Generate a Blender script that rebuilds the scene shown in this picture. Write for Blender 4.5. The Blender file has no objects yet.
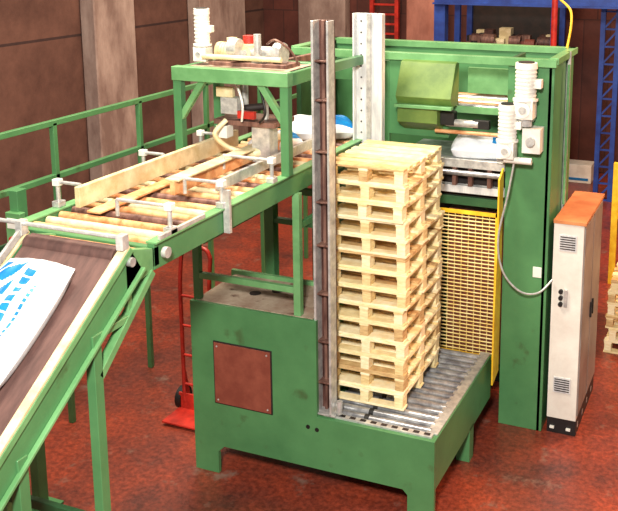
import bpy, math, random
from mathutils import Vector, Matrix
R=random.Random(7)
sc=bpy.context.scene
try: sc.view_settings.view_transform='Standard'
except Exception: pass

# ------------------------------------------------------------------ materials
def lin(c):
    return tuple(((v/255)/12.92 if v/255<=0.04045 else (((v/255)+0.055)/1.055)**2.4) for v in c)+(1,)
def mat(name,c1,c2=None,scale=6,rough=0.5,metal=0.0,stretch=(1,1,1),lo=0.38,hi=0.68,bump=0.0,detail=6,spec=0.5,c3=None,scale3=30,t3=.58):
    m=bpy.data.materials.new(name);m.use_nodes=True
    nt=m.node_tree;b=nt.nodes['Principled BSDF']
    b.inputs['Roughness'].default_value=rough;b.inputs['Metallic'].default_value=metal
    b.inputs['Specular IOR Level'].default_value=spec
    if c2 is None:
        c2=tuple(max(0,int(v*0.82)) for v in c1)
    tc=nt.nodes.new('ShaderNodeTexCoord');mp=nt.nodes.new('ShaderNodeMapping');mp.inputs['Scale'].default_value=stretch
    nz=nt.nodes.new('ShaderNodeTexNoise');nz.inputs['Scale'].default_value=scale;nz.inputs['Detail'].default_value=detail;nz.inputs['Roughness'].default_value=0.65
    cr=nt.nodes.new('ShaderNodeValToRGB');cr.color_ramp.elements[0].position=lo;cr.color_ramp.elements[1].position=hi
    cr.color_ramp.elements[0].color=lin(c2);cr.color_ramp.elements[1].color=lin(c1)
    L=nt.links.new
    L(tc.outputs['Object'],mp.inputs['Vector']);L(mp.outputs['Vector'],nz.inputs['Vector']);L(nz.outputs['Fac'],cr.inputs['Fac'])
    out=cr.outputs['Color']
    if c3 is not None:
        n3=nt.nodes.new('ShaderNodeTexNoise');n3.inputs['Scale'].default_value=scale3;n3.inputs['Detail'].default_value=8
        L(mp.outputs['Vector'],n3.inputs['Vector'])
        r3=nt.nodes.new('ShaderNodeValToRGB');r3.color_ramp.elements[0].position=t3;r3.color_ramp.elements[1].position=t3+.1
        L(n3.outputs['Fac'],r3.inputs['Fac'])
        mx=nt.nodes.new('ShaderNodeMix');mx.data_type='RGBA'
        L(r3.outputs['Color'],mx.inputs[0]);L(out,mx.inputs[6]);mx.inputs[7].default_value=lin(c3);out=mx.outputs[2]
    L(out,b.inputs['Base Color'])
    if bump>0:
        bp=nt.nodes.new('ShaderNodeBump');bp.inputs['Strength'].default_value=bump;bp.inputs['Distance'].default_value=0.01
        L(nz.outputs['Fac'],bp.inputs['Height']);L(bp.outputs['Normal'],b.inputs['Normal'])
    return m
M={}
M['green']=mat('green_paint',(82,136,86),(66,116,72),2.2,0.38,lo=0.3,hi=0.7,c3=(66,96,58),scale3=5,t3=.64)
M['green_d']=mat('green_paint_shade',(44,90,52),(30,66,38),4,0.5)  # shade tone of the machine green, put into the colour
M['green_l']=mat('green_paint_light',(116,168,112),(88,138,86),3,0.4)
M['olive']=mat('olive_green_paint',(112,138,66),(84,112,50),4,0.45)
M['rust']=mat('rusty_steel',(150,112,98),(86,56,50),5,0.5,0.3,stretch=(3,3,.6),bump=0.2)
M['rustdark']=mat('dark_rust',(104,66,56),(54,30,28),6,0.5,0.2,stretch=(3,3,.5))
M['panel']=mat('redbrown_panel',(142,76,58),(120,58,44),6,0.55)
M['steel']=mat('galvanised_steel',(226,224,218),(158,158,158),14,0.35,0.45,lo=0.3,hi=0.7)
M['zinc']=mat('zinc_sheet',(234,234,232),(190,192,194),8,0.4,0.15,stretch=(2,2,.4))
M['roller']=mat('roller_steel',(206,208,210),(132,132,138),9,0.28,0.6)
M['tanroller']=mat('tan_roller',(240,194,140),(190,118,70),7,0.4)
M['cream']=mat('cream_rail',(236,222,184),(198,180,134),7,0.5)
M['belt']=mat('rubber_belt',(100,70,64),(74,50,46),5,0.65,stretch=(3,.6,1))
M['dark']=mat('dark_steel_and_shade',(44,28,24),(20,13,12),5,0.7)  # dark steel, also painted in where openings and gaps lie in shade
M['black']=mat('black_plastic',(28,26,26),(16,15,15),8,0.5)
M['white']=mat('white_enamel',(242,240,232),(218,214,204),6,0.4)
M['bag']=mat('white_bag_film',(246,248,250),(222,228,236),10,0.35,bump=.3)
M['blue']=mat('blue_print',(20,132,200),(14,104,176),10,0.4)
M['bluep']=mat('blue_paint',(34,74,164),(20,46,120),3,0.5)
M['red']=mat('red_paint',(200,50,36),(152,34,26),8,0.4)
M['yellow']=mat('yellow_paint',(248,212,56),(224,172,32),8,0.45)
M['meshy']=mat('yellow_wire',(252,236,170),(236,204,116),8,0.4)
M['cab']=mat('grey_cabinet_paint',(228,224,214),(208,200,190),3,0.5)
M['cabside']=mat('cabinet_side_shade',(150,142,136),(120,108,102),2,0.45)  # cabinet grey darkened in the colour for the shadowed door side
M['orange']=mat('orange_top_reflection',(212,140,88),(184,110,64),4,0.5)  # orange-brown reflection on the cabinet top, painted as its colour
M['topplate']=mat('dusty_top_plate',(186,170,150),(150,124,106),5,0.6,c3=(100,66,52),scale3=9)
M['concrete']=mat('column_concrete',(176,156,146),(126,104,96),2.5,0.85,bump=0.2,stretch=(1,1,.4))
M['pinkcol']=mat('pink_column_plaster',(190,128,110),(146,92,78),2.5,0.85,stretch=(1,1,.4))
WOODS=[mat('pallet_wood_%d'%i,a,b,9,0.7,stretch=(1.2,1.2,6),lo=.3,hi=.7) for i,(a,b) in enumerate([((252,238,190),(226,198,138)),((246,224,166),(208,172,112)),((255,246,212),(236,210,154)),((228,198,140),(174,130,80))])]
for i,w in enumerate(WOODS): M['w%d'%i]=w

# ------------------------------------------------------------------ builder
class B:
    def __init__(s,name):
        s.name=name;s.v=[];s.f=[];s.mi=[];s.sm=[];s.mats=[]
    def m(s,k):
        if k not in s.mats: s.mats.append(k)
        return s.mats.index(k)
    def add(s,vs,fs,k,smooth=False):
        o=len(s.v);s.v+= [tuple(v) for v in vs];i=s.m(k)
        for f in fs:
            s.f.append([o+a for a in f]);s.mi.append(i)
            s.sm.append(smooth if len(f)<=4 else False)
    def box(s,x0,x1,y0,y1,z0,z1,k):
        vs=[(x,y,z) for z in (z0,z1) for y in (y0,y1) for x in (x0,x1)]
        s.add(vs,[(0,2,3,1),(4,5,7,6),(0,1,5,4),(2,6,7,3),(0,4,6,2),(1,3,7,5)],k)
    def prism(s,poly,vec,k):
        n=len(poly);vec=Vector(vec);a=[Vector(q) for q in poly];vs=a+[q+vec for q in a]
        fs=[tuple(range(n))[::-1],tuple(range(n,2*n))]+[(i,(i+1)%n,n+(i+1)%n,n+i) for i in range(n)]
        s.add(vs,fs,k)
    def beam(s,p0,p1,w,h,k,up=(0,0,1)):
        p0=Vector(p0);p1=Vector(p1);d=(p1-p0).normalized();u=Vector(up)
        if abs(d.dot(u))>.98:u=Vector((0,1,0))
        r=d.cross(u).normalized();u=r.cross(d).normalized()
        vs=[p+r*a*w/2+u*b*h/2 for p in (p0,p1) for b in (-1,1) for a in (-1,1)]
        s.add(vs,[(0,2,3,1),(4,5,7,6),(0,1,5,4),(2,6,7,3),(0,4,6,2),(1,3,7,5)],k)
    def cyl(s,p0,p1,r,k,n=14,r1=None):
        if r1 is None:r1=r
        p0=Vector(p0);p1=Vector(p1);d=(p1-p0).normalized();u=Vector((0,0,1)) if abs(d.z)<.9 else Vector((0,1,0))
        a=d.cross(u).normalized();b=a.cross(d).normalized()
        vs=[];
        for p,rr in ((p0,r),(p1,r1)):
            for i in range(n):
                t=2*math.pi*i/n;vs.append(p+a*math.cos(t)*rr+b*math.sin(t)*rr)
        s.add(vs,[(i,(i+1)%n,n+(i+1)%n,n+i) for i in range(n)],k,True)
        s.add(vs[:n],[tuple(range(n))[::-1]],k);s.add(vs[n:],[tuple(range(n))],k)
    def tube(s,pts,r,k,n=8):
        P=[Vector(p) for p in pts];Q=[]
        for i in range(len(P)-1):
            a=P[max(i-1,0)];b=P[i];c=P[i+1];d=P[min(i+2,len(P)-1)]
            for j in range(6):
                t=j/6;Q.append(.5*((2*b)+(c-a)*t+(2*a-5*b+4*c-d)*t*t+(3*b-a-3*c+d)*t**3))
        Q.append(P[-1]);vs=[];prev=None
        for i,q in enumerate(Q):
            d=(Q[min(i+1,len(Q)-1)]-Q[max(i-1,0)]).normalized()
            if prev is None:
                u=Vector((0,0,1)) if abs(d.z)<.9 else Vector((0,1,0));prev=d.cross(u).normalized()
            a=(prev-d*prev.dot(d)).normalized();prev=a;b=d.cross(a)
            for j in range(n):
                t=2*math.pi*j/n;vs.append(q+a*math.cos(t)*r+b*math.sin(t)*r)
        fs=[(i*n+j,i*n+(j+1)%n,(i+1)*n+(j+1)%n,(i+1)*n+j) for i in range(len(Q)-1) for j in range(n)]
        s.add(vs,fs,k,True)
    def done(s,bevel=0.0,parent=None,origin=None):
        me=bpy.data.meshes.new(s.name)
        o3=Vector(origin) if origin else Vector((0,0,0))
        me.from_pydata([tuple(Vector(v)-o3) for v in s.v],[],s.f)
        for k in s.mats: me.materials.append(M[k])
        for p,i,sm in zip(me.polygons,s.mi,s.sm): p.material_index=i;p.use_smooth=sm
        me.update();ob=bpy.data.objects.new(s.name,me);bpy.context.collection.objects.link(ob);ob.location=o3
        if bevel>0:
            bv=ob.modifiers.new('bevel','BEVEL');bv.width=bevel;bv.segments=1;bv.limit_method='ANGLE'
        if parent is not None: ob.parent=parent
        return ob

# ------------------------------------------------------------------ room
def floor_mat():
    m=bpy.data.materials.new('red_brown_concrete_floor');m.use_nodes=True;nt=m.node_tree;b=nt.nodes['Principled BSDF'];L=nt.links.new
    b.inputs['Roughness'].default_value=.36
    tc=nt.nodes.new('ShaderNodeTexCoord')
    def nz(sc_,lo,hi,c2,c1,det=8):
        n=nt.nodes.new('ShaderNodeTexNoise');n.inputs['Scale'].default_value=sc_;n.inputs['Detail'].default_value=det;n.inputs['Roughness'].default_value=.7
        L(tc.outputs['Object'],n.inputs['Vector']);r=nt.nodes.new('ShaderNodeValToRGB');r.color_ramp.elements[0].position=lo;r.color_ramp.elements[1].position=hi
        r.color_ramp.elements[0].color=lin(c2);r.color_ramp.elements[1].color=lin(c1);L(n.outputs['Fac'],r.inputs['Fac']);return n,r
    n1,r1=nz(1.0,.36,.64,(100,54,48),(168,72,48))
    n2,r2=nz(22,.4,.62,(150,140,140),(255,250,245))
    mx=nt.nodes.new('ShaderNodeMix');mx.data_type='RGBA';mx.blend_type='MULTIPLY';mx.inputs[0].default_value=.75
    L(r1.outputs['Color'],mx.inputs[6]);L(r2.outputs['Color'],mx.inputs[7])
    n4,r4=nz(3.2,.58,.72,(0,0,0),(255,255,255))
    m2=nt.nodes.new('ShaderNodeMix');m2.data_type='RGBA';L(r4.outputs['Color'],m2.inputs[0]);L(mx.outputs[2],m2.inputs[6]);m2.inputs[7].default_value=lin((128,104,92));L(m2.outputs[2],b.inputs['Base Color'])
    bp=nt.nodes.new('ShaderNodeBump');bp.inputs['Strength'].default_value=.12;bp.inputs['Distance'].default_value=.01;L(n2.outputs['Fac'],bp.inputs['Height']);L(bp.outputs['Normal'],b.inputs['Normal'])
    return m
M['floor']=floor_mat()
def brick(name,c1,c2,mortar,rot,sx,bw=.5,rh=.25,ms=.02):
    m=bpy.data.materials.new(name);m.use_nodes=True;nt=m.node_tree;b=nt.nodes['Principled BSDF'];L=nt.links.new
    b.inputs['Roughness'].default_value=.85
    tc=nt.nodes.new('ShaderNodeTexCoord');mp=nt.nodes.new('ShaderNodeMapping');mp.inputs['Rotation'].default_value=rot
    br=nt.nodes.new('ShaderNodeTexBrick');br.inputs['Scale'].default_value=sx;br.inputs['Brick Width'].default_value=bw;br.inputs['Row Height'].default_value=rh;br.inputs['Mortar Size'].default_value=ms
    br.inputs['Color1'].default_value=lin(c1);br.inputs['Color2'].default_value=lin(c2);br.inputs['Mortar'].default_value=lin(mortar)
    L(tc.outputs['Object'],mp.inputs['Vector']);L(mp.outputs['Vector'],br.inputs['Vector'])
    n=nt.nodes.new('ShaderNodeTexNoise');n.inputs['Scale'].default_value=1.5;n.inputs['Detail'].default_value=9;n.inputs['Roughness'].default_value=.7;L(tc.outputs['Object'],n.inputs['Vector'])
    r=nt.nodes.new('ShaderNodeValToRGB');r.color_ramp.elements[0].position=.35;r.color_ramp.elements[0].color=(.4,.34,.34,1);r.color_ramp.elements[1].position=.65;L(n.outputs['Fac'],r.inputs['Fac'])
    mx=nt.nodes.new('ShaderNodeMix');mx.data_type='RGBA';mx.blend_type='MULTIPLY';mx.inputs[0].default_value=.8
    L(br.outputs['Color'],mx.inputs[6]);L(r.outputs['Color'],mx.inputs[7]);L(mx.outputs[2],b.inputs['Base Color']);return m
M['wl']=brick('brown_block_wall',(112,78,66),(92,62,54),(62,42,40),(math.radians(90),0,math.radians(90)),1,6,.30,.022)
M['wb']=brick('redbrown_sheet_wall',(104,54,44),(88,46,38),(70,38,34),(math.radians(90),0,0),1,.5,3,.012)
b=B('floor');b.box(-10,6,-1,18,-.1,0,'floor');b.done()
b=B('wall_left');b.box(-10.2,-10,-1,18,0,6,'wl');b.done()
b=B('wall_back');b.box(-10.2,6,18,18.2,0,6,'wb');b.done()
def column(x0,x1,y0,y1,k='concrete'):
    b=B('wall_column');b.box(x0,x1,y0,y1,0,6,k);b.box(x0,x1+.04,y0-.04,y1-.0,0,.3,k);return b.done(.02)
column(-9.99,-9.7,11.95,13.0);column(-9.99,-9.7,15.0,16.7);column(-6.5,-5.75,17.6,17.98,'pinkcol');column(-9.0,-7.9,17.7,17.98)
b=B('red_lattice_gate')
for x in (-7.3,-6.75): b.box(x-.04,x+.04,17.7,17.78,0,4,'red')
for i in range(20): b.box(-7.3,-6.75,17.72,17.76,.2+i*.2-.02,.2+i*.2+.02,'red')
b.done()

# ------------------------------------------------------------------ pallets
def pallet(b,cx,cy,z,L=.66,W=.9,rot=0,hh=.143,):
    c,s_=math.cos(rot),math.sin(rot)
    def bx(x0,x1,y0,y1,z0,z1,k):
        vs=[]
        for zz in (z0,z1):
            for yy in (y0,y1):
                for xx in (x0,x1): vs.append((cx+xx*c-yy*s_,cy+xx*s_+yy*c,z+zz))
        b.add(vs,[(0,2,3,1),(4,5,7,6),(0,1,5,4),(2,6,7,3),(0,4,6,2),(1,3,7,5)],k)
    wk=lambda:'w%d'%R.choice([0,0,1,2,2,3])
    t=.019
    n=7;bw=.085
    for i in range(n):
        yc=-W/2+bw/2+(W-bw)*i/(n-1);j=R.uniform(-.008,.008)
        bx(-L/2+j,L/2+j,yc-bw/2,yc+bw/2,hh-t,hh,wk())
    for xc in (-L/2+.045,0,L/2-.045):
        bx(xc-.04,xc+.04,-W/2,W/2,hh-2*t,hh-t,wk())
        for yc in (-W/2+.055,0,W/2-.055): bx(xc-.036,xc+.036,yc-.052,yc+.052,t,hh-2*t,wk())
    for yc in (-W/2+.05,0,W/2-.05): bx(-L/2,L/2,yc-.046,yc+.046,0,t,wk())
b=B('pallet_stack')
for i in range(14):
    pallet(b,-2.728+R.uniform(-.014,.014),6.94+R.uniform(-.016,.016),.752+i*.1435,L=.69,W=.93,rot=R.uniform(-.02,.02))
b.done(.002)
b=B('pallet_stack')
for i in range(6): pallet(b,-.85+R.uniform(-.02,.02),10.4,.0+i*.1435,L=.8,W=1.1,rot=R.uniform(-.02,.02))
b.done()

# ------------------------------------------------------------------ roller conveyor base with pump box
b=B('pallet_roller_conveyor')
Y0=6.17
b.prism([(-4.19,Y0,0),(-3.96,Y0,0),(-3.96,Y0,.2),(-3.90,Y0,.26),(-2.28,Y0,.26),(-2.24,Y0,.22),(-2.24,Y0,0),(-2.02,Y0,0),(-2.02,Y0,.72),(-3.02,Y0,.72),(-3.02,Y0,1.54),(-4.19,Y0,1.54)],(0,.04,0),'green')
b.box(-4.17,-3.04,Y0+.04,6.88,.26,1.52,'green')
b.box(-4.15,-3.06,Y0+.03,6.86,1.52,1.545,'topplate')
b.box(-4.19,-3.02,6.84,6.88,1.52,1.58,'green_l')
b.box(-3.97,-3.42,Y0-.012,Y0,.66,1.22,'dark');b.box(-3.96,-3.43,Y0-.018,Y0-.005,.67,1.21,'panel')
for x in (-3.93,-3.46):
    for z in (.70,1.18): b.cyl((x,Y0-.022,z),(x,Y0-.016,z),.008,'steel',8)
for x,z in ((-3.1,.62),(-3.02,.61)): b.cyl((x,Y0-.004,z),(x,Y0+.01,z),.018,'black')
for x,y in ((-3.75,6.5),(-3.6,6.62)): b.cyl((x,y,1.545),(x,y,1.55),.05,'dark')
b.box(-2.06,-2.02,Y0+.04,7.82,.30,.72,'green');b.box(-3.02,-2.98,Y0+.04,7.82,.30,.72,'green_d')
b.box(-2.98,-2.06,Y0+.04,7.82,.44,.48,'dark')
b.box(-2.12,-2.03,Y0+.1,7.82,.72,.735,'steel')
b.box(-2.98,-2.06,Y0+.04,Y0+.10,.70,.735,'steel')
for i in range(10): b.box(-2.94+i*.09,-2.89+i*.09,Y0+.055,Y0+.09,.735,.738,'dark')
y=Y0+.15
while y<7.80:
    b.cyl((-2.97,y,.712),(-2.10,y,.712),.034,'roller');b.cyl((-2.66,y,.712),(-2.62,y,.712),.0355,'black');y+=.1
b.box(-2.14,-2.02,7.15,7.27,0,.32,'green');b.box(-3.02,-2.9,7.5,7.6,0,.32,'green_d')
b.done(.004)

# guide posts
b=B('pallet_guide_post')
px0,px1=-3.045,-2.90
b.box(px0,px1,6.30,6.315,.74,3.91,'rustdark');b.box(px0,px0+.02,6.19,6.30,.74,3.91,'steel');b.box(px1-.018,px1,6.19,6.30,.74,3.91,'steel')
b.box(px0+.05,px0+.075,6.27,6.30,.74,3.91,'rust')
for z in (1.0,1.35,1.75,2.15,2.5,2.9,3.3,3.6): b.box(px0+.02,px1-.018,6.21,6.30,z,z+.015,'rust')
for z in (1.02,1.8,2.7): b.box(px0+.09,px0+.11,6.285,6.298,z+.05,z+.3,'steel')
b.box(px0-.02,px1+.03,6.19,6.33,.735,.75,'steel');b.cyl((-2.85,6.24,.75),(-2.85,6.24,.86),.024,'steel')
b.done(.002)
b=B('pallet_guide_post')
b.box(-3.25,-2.97,7.50,7.515,.74,3.87,'zinc');b.box(-3.25,-3.235,7.44,7.5,.74,3.87,'zinc');b.box(-2.985,-2.97,7.44,7.5,.74,3.87,'zinc')
b.box(-3.13,-3.09,7.47,7.5,.74,3.87,'steel')
for i in range(30): b.cyl((-3.19,7.496,.9+i*.1),(-3.19,7.502,.9+i*.1),.008,'dark',8)
b.done(.002)

# ------------------------------------------------------------------ bag transfer table
b=B('bag_transfer_conveyor')
X0,X1,TY0,TY1=-4.25,-3.20,4.36,7.86
b.box(X1-.05,X1,TY0,TY1,2.56,2.72,'green');b.box(X0,X0+.05,TY0,TY1,2.56,2.72,'green')
b.box(X1-.06,X1+.02,TY0,TY1,2.72,2.735,'green_l');b.box(X0-.02,X0+.06,TY0,TY1,2.72,2.735,'green_l')
b.box(X0,X1,TY0,TY0+.05,2.58,2.70,'green');b.box(X0+.05,X1-.05,TY0+.05,TY1,2.56,2.585,'dark')  # dark pan paints in the shade between the rollers
y=TY0+.10;i=0
while y<TY1-.05:
    b.cyl((X0+.06,y,2.69),(X1-.06,y,2.69),.029,['tanroller','cream','tanroller','rust'][i%4]);y+=.125;i+=1
for x in (-4.0,-3.75,-3.5): b.box(x,x+.03,TY0+.05,TY1,2.60,2.655,'rustdark')
b.box(-4.06,-4.02,4.7,6.75,2.76,2.90,'cream');b.box(-3.66,-3.62,5.2,6.9,2.76,2.86,'tanroller');b.box(-3.70,-3.58,5.2,6.9,2.86,2.875,'cream')
b.box(-3.42,-3.39,5.4,7.3,2.76,2.84,'steel')
b.box(-3.97,-3.86,4.7,6.9,2.735,2.75,'tanroller')
def clamp(x,y,xe,h=.14):
    b.box(x-.03,x+.03,y-.035,y+.035,2.735,2.775,'steel');b.cyl((x,y,2.77),(x,y,2.77+h),.015,'steel');b.box(x-.026,x+.026,y-.026,y+.026,2.74+h,2.785+h,'white')
    b.cyl((x,y,2.765+h),(xe,y,2.765+h),.012,'steel');b.cyl((xe,y,2.765+h),(xe,y,2.80),.013,'steel')
for x,y,xe in ((-3.21,4.55,-3.6),(-3.21,5.15,-3.5),(-3.21,5.85,-3.62),(-4.24,4.75,-4.05),(-4.24,5.7,-4.05),(-4.24,6.5,-4.05)): clamp(x,y,xe)
b.beam((-3.17,5.15,2.56),(-3.17,5.15,2.86),.05,.03,'steel')
b.cyl((-3.17,4.42,2.66),(-3.14,4.42,2.66),.035,'steel');b.box(-3.2,-3.18,4.4,4.9,2.735,2.765,'steel')
b.box(-3.23,-3.17,6.2,6.26,1.545,2.56,'green_l');b.box(-4.17,-4.11,6.2,6.26,1.545,2.56,'green')
b.box(-4.16,-3.2,6.205,6.25,1.73,1.78,'green_l');b.box(-4.1,-4.0,7.3,7.4,0,2.56,'green');b.box(-3.33,-3.25,7.3,7.38,0,2.56,'green')
b.box(-4.1,-3.25,7.32,7.38,2.2,2.26,'green');b.box(-4.1,-3.25,7.32,7.38,1.9,1.95,'green')
b.box(-4.15,-4.11,6.3,7.3,2.0,2.05,'green');b.box(-3.23,-3.19,6.26,7.3,2.25,2.3,'green')
b.done(.003)

# gantry
b=B('gantry_frame')
for x in (-3.235,-4.18):
    for y in (6.04,6.62):
        b.box(x,x+.07,y,y+.07,2.735,3.42,'green')
    b.box(x,x+.07,6.04,6.69,3.42,3.52,'green')
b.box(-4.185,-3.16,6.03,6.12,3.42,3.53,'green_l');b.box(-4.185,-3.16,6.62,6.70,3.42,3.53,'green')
b.box(-4.13,-3.2,6.12,6.62,3.50,3.52,'topplate')
b.beam((-4.13,6.075,3.12),(-3.91,6.075,3.44),.05,.05,'green_l',(0,1,0));b.beam((-3.2,6.075,3.12),(-3.42,6.075,3.44),.05,.05,'green_l',(0,1,0))
b.beam((-3.2,6.7,3.47),(-3.2,7.86,3.45),.06,.08,'green');b.beam((-3.7,6.7,3.47),(-3.7,7.86,3.45),.05,.06,'rust');b.beam((-4.14,6.7,3.47),(-4.14,7.86,3.45),.06,.08,'green')
g=b.done(.004)
def motor(name,p,axis,r,L,k='white',parent=None,gear=True):
    b=B(name);p=Vector(p);a=Vector(axis).normalized()
    b.cyl(p,p+a*L*.62,r,k,20)
    for i in range(7): b.cyl(p+a*L*(.06+.08*i),p+a*L*(.085+.08*i),r*1.06,k,20)
    b.cyl(p+a*L*.62,p+a*L*.66,r*1.25,k,20);b.cyl(p-a*L*.12,p,r*1.05,k,20,r*1.1);b.cyl(p-a*L*.14,p-a*L*.12,r*.8,'dark',16)
    if gear:
        q=p+a*L*.83;s=r*.95
        b.box(q.x-s,q.x+s,q.y-s,q.y+s,q.z-s,q.z+s,k);b.cyl(q+Vector((0,-s*1.25,0)),q+Vector((0,s*1.25,0)),s*.8,k,18);b.cyl(q+Vector((0,-s*1.4,0)),q+Vector((0,-s*1.2,0)),s*.4,'steel',12)
    sd=Vector((1,0,0)) if abs(a.x)<.5 else Vector((0,0,1))
    q=p+a*L*.3+sd*r*1.15;s=r*.45;b.box(q.x-s,q.x+s,q.y-s,q.y+s,q.z-s,q.z+s,k)
    return b.done(.003,parent)
motor('lift_motor',(-4.06,6.3,3.92),(0,0,-1),.06,.38,parent=g)
motor('drive_motor',(-3.95,6.42,3.62),(1,0,0),.07,.30,'cream',g)
b=B('gearbox');b.cyl((-3.68,6.4,3.62),(-3.45,6.4,3.62),.055,'steel');b.cyl((-3.45,6.4,3.62),(-3.38,6.4,3.62),.09,'steel');b.box(-3.62,-3.52,6.3,6.5,3.53,3.6,'steel');b.cyl((-3.56,6.3,3.62),(-3.56,6.3,3.78),.03,'steel')
b.cyl((-3.8,6.3,3.66),(-3.72,6.3,3.66),.08,'steel');b.box(-4.0,-3.3,6.28,6.52,3.52,3.55,'rust');b.tube([(-3.5,6.35,3.7),(-3.4,6.3,3.74),(-3.3,6.35,3.66),(-3.25,6.4,3.54)],.010,'rust')
b.cyl((-4.0,6.2,3.6),(-3.3,6.2,3.6),.02,'cream');b.cyl((-3.72,6.45,3.6),(-3.72,6.45,3.75),.05,'red');b.done(.003,g)
b=B('press_head')
b.box(-3.95,-3.4,6.25,6.6,3.05,3.09,'rust');b.cyl((-3.75,6.4,3.09),(-3.75,6.4,3.5),.035,'steel');b.cyl((-3.55,6.4,3.09),(-3.55,6.4,3.5),.02,'white');b.box(-3.85,-3.7,6.2,6.3,3.15,3.28,'steel')
b.cyl((-3.9,6.3,3.15),(-3.45,6.5,3.2),.03,'dark');b.tube([(-3.8,6.2,3.1),(-3.86,6.12,3.0),(-3.78,6.15,2.9),(-3.65,6.2,2.85),(-3.6,6.25,2.82)],.022,'cream');b.cyl((-3.66,6.25,2.80),(-3.52,6.35,2.86),.045,'cream')
b.box(-3.62,-3.46,6.28,6.42,2.76,3.05,'steel');b.box(-3.9,-3.8,6.2,6.3,2.95,3.05,'white')
b.box(-3.7,-3.55,6.2,6.24,3.12,3.18,'red');b.box(-3.9,-3.75,6.22,6.26,3.28,3.36,'cream');b.tube([(-3.5,6.2,3.4),(-3.42,6.15,3.2),(-3.5,6.2,3.1)],.01,'black');b.tube([(-3.7,6.2,3.4),(-3.62,6.15,3.25),(-3.66,6.2,3.1)],.01,'white');b.done(.002,g)

# ------------------------------------------------------------------ inclined belt
b=B('inclined_belt_conveyor')
SL=.67
def zl(y): return 2.74+SL*(y-4.04)
ya,yb=1.5,4.12
XA,XB=-3.97,-3.20
nrm=Vector((0,-SL,1)).normalized()
def slab(x0,x1,o0,o1,k,a=ya,c=yb):
    P=[Vector((x0,a,zl(a)))+nrm*o0,Vector((x0,c,zl(c)))+nrm*o0,Vector((x0,c,zl(c)))+nrm*o1,Vector((x0,a,zl(a)))+nrm*o1]
    b.prism(P,(x1-x0,0,0),k)
slab(XA+.06,XB-.06,-.05,-.02,'belt');slab(XA+.06,XB-.06,-.16,-.14,'belt')
slab(XB-.05,XB,-.22,-.02,'green');slab(XA,XA+.05,-.22,-.02,'green')
slab(XB-.045,XB+.01,-.02,.0,'cream');slab(XA-.02,XA+.05,-.02,.0,'cream')
slab(XB,XB+.03,-.22,-.20,'green_l');slab(XB,XB+.012,-.06,-.02,'green_l')
slab(XA+.02,XA+.04,.005,.05,'steel')
zt=zl(yb)
b.prism([(XB-.05,yb-.03,zt-.26),(XB-.05,TY0-.01,2.56),(XB-.05,TY0-.01,2.70),(XB-.05,yb-.03,zt-.02)],(.05,0,0),'green_l')
b.prism([(XA,yb-.03,zt-.26),(XA,TY0-.01,2.56),(XA,TY0-.01,2.70),(XA,yb-.03,zt-.02)],(.05,0,0),'green_l')
b.box(XA+.05,XB-.05,yb,yb+.12,2.60,2.63,'dark')
for yy in (4.20,4.29): b.cyl((XA+.05,yy,2.68),(XB-.05,yy,2.68),.03,'tanroller')
b.cyl((XA+.06,yb-.02,zt-.075),(XB-.06,yb-.02,zt-.075),.055,'belt',20);b.cyl((XB-.06,yb,zt-.1),(XB+.03,yb,zt-.1),.028,'steel')
c2=Vector((0,ya,zl(ya)))-nrm*.09;b.cyl((XA+.06,c2.y,c2.z),(XB-.06,c2.y,c2.z),.06,'belt',20)
for x in (XB-.05,XA+.0):
    for yy in (3.80,3.20,2.2):
        b.box(x,x+.06,yy-.035,yy+.035,0,zl(yy)-.2,'green')
        b.box(x-.04,x+.1,yy-.08,yy+.08,0,.012,'green')
b.box(XA,XB,3.78,3.82,1.2,1.26,'green_d')
for x in (XB-.045,XA+.005):
    b.beam((x+.025,3.82,2.12),(x+.025,4.34,2.56),.05,.06,'green_l',(1,0,0));b.box(x,x+.05,3.8,4.14,2.34,2.38,'green_l');b.box(x+.01,x+.04,4.1,4.14,2.34,2.58,'green_l')
for xx in (XA+.02,XB-.02):
    b.box(xx-.02,xx+.03,yb-.06,yb,zt-.02,zt+.07,'steel')
b.cyl((XA-.15,yb-.03,zt+.05),(XB,yb-.03,zt+.05),.013,'steel')
b.done(.003)
b=B('control_post')
b.box(-5.06,-4.98,5.14,5.24,0,2.66,'green');b.box(-5.07,-4.93,5.1,5.16,2.2,2.5,'green_l');b.box(-5.05,-4.95,5.09,5.1,2.38,2.46,'white');b.cyl((-5.0,5.1,2.3),(-5.0,5.07,2.3),.025,'red');b.box(-5.14,-4.9,5.06,5.32,0,.02,'green')
b.done(.003)

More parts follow.
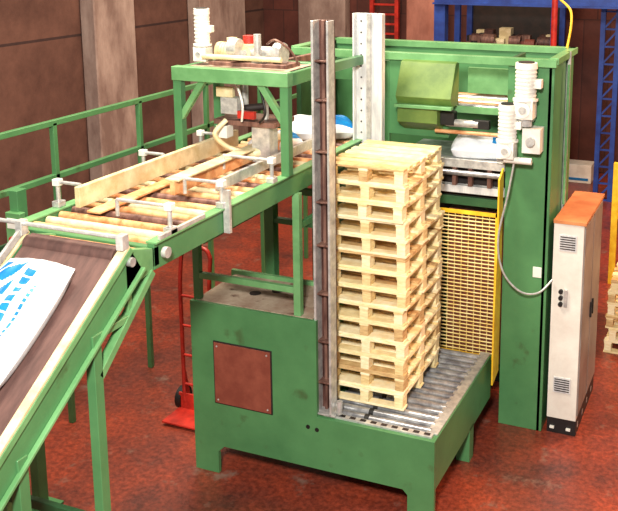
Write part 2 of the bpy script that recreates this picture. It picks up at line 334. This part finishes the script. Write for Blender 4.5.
# ------------------------------------------------------------------ bags
def bag(name,loc,L,W,T,rotz=0,pitch=0,pat=0,seed=0):
    b=B(name);nu,nv=72,48;rr=random.Random(seed);ph=[rr.uniform(0,6) for _ in range(6)]
    Mx=Matrix.Translation(loc)@Matrix.Rotation(pitch,4,'X')@Matrix.Rotation(rotz,4,'Z')
    vs=[]
    for s_ in (1,-1):
        for j in range(nv+1):
            for i in range(nu+1):
                u=-1+2*i/nu;v=-1+2*j/nv
                e=max(0,(1-abs(u)**4))**.6*max(0,(1-abs(v)**2.6))**.6
                x=u*L/2*(1-.05*v*v);y_=v*W/2*(1-.07*u*u)
                z=T*.35+ (s_*T*.65*e if s_>0 else -T*.35*min(1,e*2.5))
                if s_>0: z+=.009*math.sin(9*u+ph[0]+3*v)*e+.007*math.sin(14*v+ph[1]+4*u)*e
                vs.append(Mx@Vector((x,y_,z)))
    N=(nu+1)*(nv+1);fw=[];fb=[]
    def blue(u,v):
        if pat==0:
            # plain stand-in mark (slanted bars) and rows of print blocks
            if -.30<u<.85 and .05<v<.78 and ((u*1.0+v*.5+2)%.38)<.24: return True
            if -.85<u<.75 and -.34<v<-.08: return not (((u*7)%1)<.26)
            if -.7<u<.5 and -.6<v<-.48: return not (((u*11)%1)<.3)
            if -.85<u<-.45 and .1<v<.6: return True
            return False
        return u>.3 and abs(v)<.85
    for j in range(nv):
        for i in range(nu):
            a=j*(nu+1)+i;q=(a,a+1,a+nu+2,a+nu+1)
            (fb if blue(-1+2*(i+.5)/nu,-1+2*(j+.5)/nv) else fw).append(q)
            fw.append(tuple(N+t for t in q[::-1]))
    b.add(vs,fw,'bag',True)
    b.add(vs,fb,'blue',True)
    return b.done()
pit=math.atan(SL)
yy=3.60;bag('cement_bag',(-3.63,yy,zl(yy)-.018),.84,.50,.16,rotz=math.radians(90),pitch=pit,pat=0,seed=1)
bag('cement_bag',(-3.62,7.50,2.737),.66,.45,.18,rotz=math.radians(30),pat=2,seed=2)
bag('cement_bag',(-3.72,6.86,2.737),.42,.3,.14,rotz=math.radians(60),pat=3,seed=3)

# ------------------------------------------------------------------ palletizer
b=B('palletizing_machine')
ym=7.91
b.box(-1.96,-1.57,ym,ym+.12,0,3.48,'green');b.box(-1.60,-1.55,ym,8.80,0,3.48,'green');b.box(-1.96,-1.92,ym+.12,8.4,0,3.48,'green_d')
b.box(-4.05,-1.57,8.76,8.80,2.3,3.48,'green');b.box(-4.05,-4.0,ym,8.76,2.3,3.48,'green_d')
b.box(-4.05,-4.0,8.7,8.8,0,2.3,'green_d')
b.box(-4.0,-1.96,8.72,8.76,0,2.3,'dark')  # dark back sheet paints in the unlit machine interior
b.box(-4.08,-1.53,ym-.04,ym+.04,3.42,3.49,'green_l');b.box(-4.08,-1.53,8.74,8.84,3.44,3.50,'green_l');b.box(-1.60,-1.52,ym,8.84,3.44,3.50,'green_l');b.box(-4.1,-4.0,ym,8.84,3.44,3.5,'green_l')
b.box(-1.66,-1.60,8.0,8.74,3.2,3.44,'rustdark')
b.box(-3.08,-2.5,ym,ym+.03,2.72,3.42,'green');b.box(-3.9,-3.84,ym,ym+.06,0,3.4,'green_d');b.box(-3.2,-3.08,ym,ym+.06,0,3.4,'green')
b.box(-3.84,-3.2,ym,ym+.03,3.2,3.4,'green')
# hopper
b.prism([(-2.93,ym,3.44),(-2.93,ym-.10,3.42),(-2.93,ym-.24,3.12),(-2.93,ym-.18,3.04),(-2.93,ym,3.04)],(.52,0,0),'olive')
b.prism([(-2.93,ym,3.04),(-2.93,ym-.19,3.04),(-2.93,ym-.19,2.88),(-2.93,ym,2.78)],(.38,0,0),'olive')
b.box(-2.94,-2.40,ym-.25,ym-.18,3.02,3.05,'green_l')
b.box(-2.5,-1.96,ym+.02,ym+.06,2.96,3.02,'green_l');b.box(-2.5,-1.96,8.5,8.54,3.05,3.30,'green_l')
for i in range(6): b.cyl((-2.98,ym+.12+i*.12,3.0),(-1.97,ym+.12+i*.12,3.0),.03,'tanroller' if i%2 else 'roller')
b.box(-2.98,-1.96,ym+.05,8.6,2.50,2.54,'roller')
b.box(-3.0,-1.96,ym-.03,ym+.03,2.46,2.54,'steel');b.cyl((-3.0,ym-.06,2.42),(-1.98,ym-.06,2.42),.025,'roller')
b.box(-3.0,-1.96,ym-.02,ym+.06,2.22,2.29,'zinc');b.box(-3.0,-1.96,ym-.0,ym+.04,2.10,2.18,'green_d')
for x in (-2.45,-2.3,-2.12): b.box(x,x+.04,ym-.03,ym+.03,2.29,2.46,'rust')
b.box(-2.98,-1.96,ym+.1,ym+.14,2.1,2.46,'dark')  # dark sheet put in for the unlit depth of the opening
b.box(-2.55,-2.42,ym-.1,ym-.0,2.86,2.98,'black');b.cyl((-2.5,ym-.06,2.88),(-2.2,ym-.06,2.88),.035,'steel');b.box(-2.25,-2.1,ym-.08,ym-.02,2.84,2.92,'black');b.cyl((-2.6,ym-.08,2.80),(-2.0,ym-.08,2.80),.018,'tanroller')
b.box(-2.55,-2.0,8.1,8.5,.5,2.0,'panel')
b.cyl((-1.53,8.45,0.0),(-1.53,8.45,3.5),.02,'steel');b.cyl((-1.5,8.3,2.1),(-1.5,8.3,3.4),.012,'green_l')
b.box(-1.68,-1.60,ym-.006,ym,1.50,1.60,'white')
pm=b.done(.004)
bb=bag('cement_bag_on_deck',(-2.22,8.12,2.545),.6,.40,.2,rotz=math.radians(10),pat=2,seed=4);bb.parent=pm
motor('gear_motor',(-1.765,7.76,3.42),(0,0,-1),.088,.42,parent=pm)
motor('gear_motor',(-1.90,7.70,3.06),(0,0,-1),.078,.42,parent=pm)
b=B('junction_boxes');b.box(-1.78,-1.62,7.74,7.90,2.68,2.90,'white');b.cyl((-1.70,7.74,2.79),(-1.70,7.69,2.79),.04,'steel');b.box(-2.0,-1.86,7.74,7.9,2.58,2.68,'steel');b.cyl((-1.92,7.7,2.62),(-1.68,7.7,2.62),.03,'white')
b.cyl((-1.76,7.76,2.92),(-1.76,7.76,3.0),.06,'steel');b.box(-1.9,-1.7,7.8,7.91,2.95,3.1,'steel')
b.tube([(-1.83,7.72,2.65),(-1.88,7.7,2.3),(-1.95,7.68,1.9),(-1.9,7.68,1.6),(-1.75,7.72,1.42),(-1.6,7.8,1.4),(-1.5,7.9,1.5)],.010,'steel')
b.tube([(-1.6,8.7,3.5),(-1.58,8.75,3.7),(-1.6,8.8,3.85),(-1.7,8.8,3.95)],.012,'yellow')
b.done(.003,pm)

# safety fence
b=B('safety_fence')
fx0,fx1,fy,fz0,fz1=-2.62,-1.99,7.85,.66,2.07
for x in (fx0,fx1-.03): b.box(x,x+.03,fy-.015,fy+.015,fz0,fz1,'yellow')
for z in (fz0,fz1-.03): b.box(fx0,fx1,fy-.015,fy+.015,z,z+.03,'yellow')
n=int((fz1-fz0)/.036)
for i in range(n): b.cyl((fx0,fy,fz0+.02+i*.036),(fx1,fy,fz0+.02+i*.036),.0065,'meshy',6)
for i in range(10): b.cyl((fx0+.02+i*.065,fy+.008,fz0),(fx0+.02+i*.065,fy+.008,fz1),.004,'meshy',6)
b.prism([(-1.975,7.86,2.5),(-1.975,7.72,2.42),(-1.975,7.72,2.0),(-1.975,7.66,1.2),(-1.975,7.66,.5),(-1.975,7.86,.56)],(.015,0,0),'yellow')
b.done()

# control cabinet
b=B('control_cabinet')
cx1,cy0,cy1=-1.24,7.92,8.95
cx0=-1.505
b.box(cx0,cx1,cy0+.02,cy1,0,.16,'black');b.box(cx0,cx1,cy0,cy1,.16,2.03,'cab')
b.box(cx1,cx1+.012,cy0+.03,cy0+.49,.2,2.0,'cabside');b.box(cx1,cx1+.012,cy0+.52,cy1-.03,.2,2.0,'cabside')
b.box(cx0-.005,cx1+.02,cy0-.01,cy1+.01,2.03,2.06,'orange')  # top carries the painted orange reflection
for z0 in (1.78,.42):
    b.box(cx0+.05,cx1-.06,cy0-.008,cy0,z0,z0+.15,'zinc')
    for i in range(6): b.box(cx0+.06,cx1-.07,cy0-.012,cy0-.008,z0+.015+i*.022,z0+.025+i*.022,'dark')
for z in (1.28,1.34,1.40): b.cyl((-1.42,cy0,z),(-1.42,cy0-.03,z),.02,'black')
b.box(-1.39,-1.36,cy0-.02,cy0,1.26,1.42,'steel')
for yv in (cy0+.46,cy0+.56):
    b.box(cx1+.012,cx1+.03,yv,yv+.02,1.0,1.15,'black')
for i in range(4): b.box(cx1+.0,cx1+.002,cy0+.1+i*.25,cy0+.14+i*.25,.05,.1,'steel')
b.box(cx0+.03,cx0+.07,cy0-.003,cy0+.02,.05,.07,'white');b.box(cx0+.18,cx0+.22,cy0-.003,cy0+.02,.05,.07,'white')
b.done(.005)

# guard rail left
b=B('guard_rail')
for z in (2.90,2.41): b.box(-5.73,-5.68,2.5,11.4,z-.025,z+.025,'green')
b.box(-5.71,-5.69,2.5,11.4,1.85,1.98,'green_d')
for yv in (3.88,5.13,6.38,7.63,8.88,10.13,11.37): b.box(-5.73,-5.68,yv-.025,yv+.025,0,2.9,'green')
b.done(.003)

# hand truck
b=B('hand_truck')
hx,hy=-4.66,6.95
for x in (hx-.16,hx+.16): b.tube([(x,hy,.12),(x,hy,.8),(x,hy,1.3),(x,hy+.04,1.6)],.02,'red')
b.tube([(hx-.16,hy+.04,1.58),(hx-.1,hy+.05,1.67),(hx+.1,hy+.05,1.67),(hx+.16,hy+.04,1.58)],.02,'red')
for z in (.3,.6,.9,1.2): b.cyl((hx-.16,hy,z),(hx+.16,hy,z),.013,'red')
b.box(hx-.22,hx+.22,hy-.3,hy,.03,.045,'red');b.box(hx-.22,hx+.22,hy-.01,hy+.01,.03,.2,'red')
for s_ in (-1,1):
    b.cyl((hx+s_*.2,hy+.08,.11),(hx+s_*.26,hy+.08,.11),.11,'black',20);b.cyl((hx+s_*.19,hy+.08,.11),(hx+s_*.265,hy+.08,.11),.05,'red',16)
b.cyl((hx-.26,hy+.08,.11),(hx+.26,hy+.08,.11),.012,'steel')
for s_ in (-1,1): b.beam((hx+s_*.16,hy,.5),(hx+s_*.16,hy+.08,.12),.02,.02,'red')
b.done()

# background: rack, blue column, yellow barrier
b=B('storage_rack')
for x in (-5.1,-3.3):
    for y in (16.6,17.4): b.box(x-.05,x+.05,y-.05,y+.05,0,4.2,'bluep')
for z in (1.0,2.4): 
    for y in (16.55,17.35): b.box(-5.1,-3.3,y,y+.08,z,z+.12,'bluep')
    b.box(-5.1,-3.3,16.6,17.4,z+.12,z+.15,'rustdark')
b.box(-5.1,-3.3,17.44,17.46,0,4.2,'dark')
for i in range(60):
    z=R.choice([1.15,2.55,2.55,2.55]);x=R.uniform(-5.0,-3.5);y=R.uniform(16.6,17.1);s=R.uniform(.08,.26);k=R.choice(['rust','rustdark','steel','rust','dark','rust','cream','panel','rustdark'])
    if R.random()<.5: b.cyl((x,y,z+s/2),(x+s,y,z+s/2),s/2,k)
    else: b.box(x,x+s,y,y+s,z,z+s*R.uniform(.6,1.8),k)
b.done()
b=B('blue_lattice_column')
for x in (-2.35,-2.1):
    b.box(x-.04,x+.04,16.0,16.08,0,5,'bluep')
for i in range(16): b.beam((-2.35,16.03,i*.3),(-2.1,16.03,i*.3+.3),.03,.03,'bluep',(0,1,0));b.box(-2.35,-2.1,16.02,16.05,i*.3,i*.3+.03,'bluep')
b.done()
b=B('overhead_blue_beam');b.box(-5.2,1,15.5,15.7,3.42,3.72,'bluep');b.box(-5.2,1,15.4,15.8,3.40,3.43,'bluep');b.box(-5.2,-5.0,15.5,15.7,0,3.42,'bluep');b.box(.8,1,15.5,15.7,0,3.42,'bluep');b.done()
b=B('red_standpipe');b.cyl((-2.98,15,0),(-2.98,15,5),.05,'red');b.cyl((-2.98,15,0),(-2.98,15,.05),.12,'red');b.done()
b=B('yellow_barrier')
for x in (-1.50,-.4,.8): b.box(x-.04,x+.04,12,12.08,0,1.65,'yellow')
for z in (1.55,1.38,.9): b.box(-1.50,.8,12.02,12.06,z,z+.07,'yellow')
b.done()
b=B('white_crate');b.box(-3.1,-2.6,17.1,17.5,0,.35,'white');b.box(-3.05,-2.65,17.09,17.1,.05,.1,'blue');b.done(.01)

# ------------------------------------------------------------------ lights
def area(name,loc,tgt,size,e,col):
    l=bpy.data.lights.new(name,'AREA');l.size=size;l.energy=e;l.color=col;o=bpy.data.objects.new(name,l);bpy.context.collection.objects.link(o)
    o.location=loc;o.rotation_euler=(Vector(tgt)-Vector(loc)).to_track_quat('-Z','Y').to_euler();return o
area('flash_key_light',(-.5,-.3,6.0),(-3,7,1.2),.7,900,(1,.96,.88))  # unseen flash-like key light added above the camera
area('orange_side_light',(-4.5,5.5,8),(-3.5,7,0),1.6,700,(1,.9,.74))
area('orange_side_light',(-6,12,8),(-5,13,0),3,420,(1,.78,.56))
area('orange_side_light',(1.5,11,6.5),(-1.2,9,.5),1.5,620,(1,.52,.27))  # unseen orange light added off to the right to warm right-facing sides
w=bpy.data.worlds.new('world');sc.world=w;w.use_nodes=True;w.node_tree.nodes['Background'].inputs[0].default_value=(1,.86,.74,1);w.node_tree.nodes['Background'].inputs[1].default_value=.38

cam=bpy.data.cameras.new('camera');cam.sensor_width=36;cam.lens=36*923.6/618;cam.shift_x=-61/618;cam.shift_y=-136/618;cam.clip_end=200
o=bpy.data.objects.new('camera',cam);bpy.context.collection.objects.link(o);o.location=(0,0,4.5);o.rotation_euler=(math.radians(79),0,math.radians(22.5));sc.camera=o
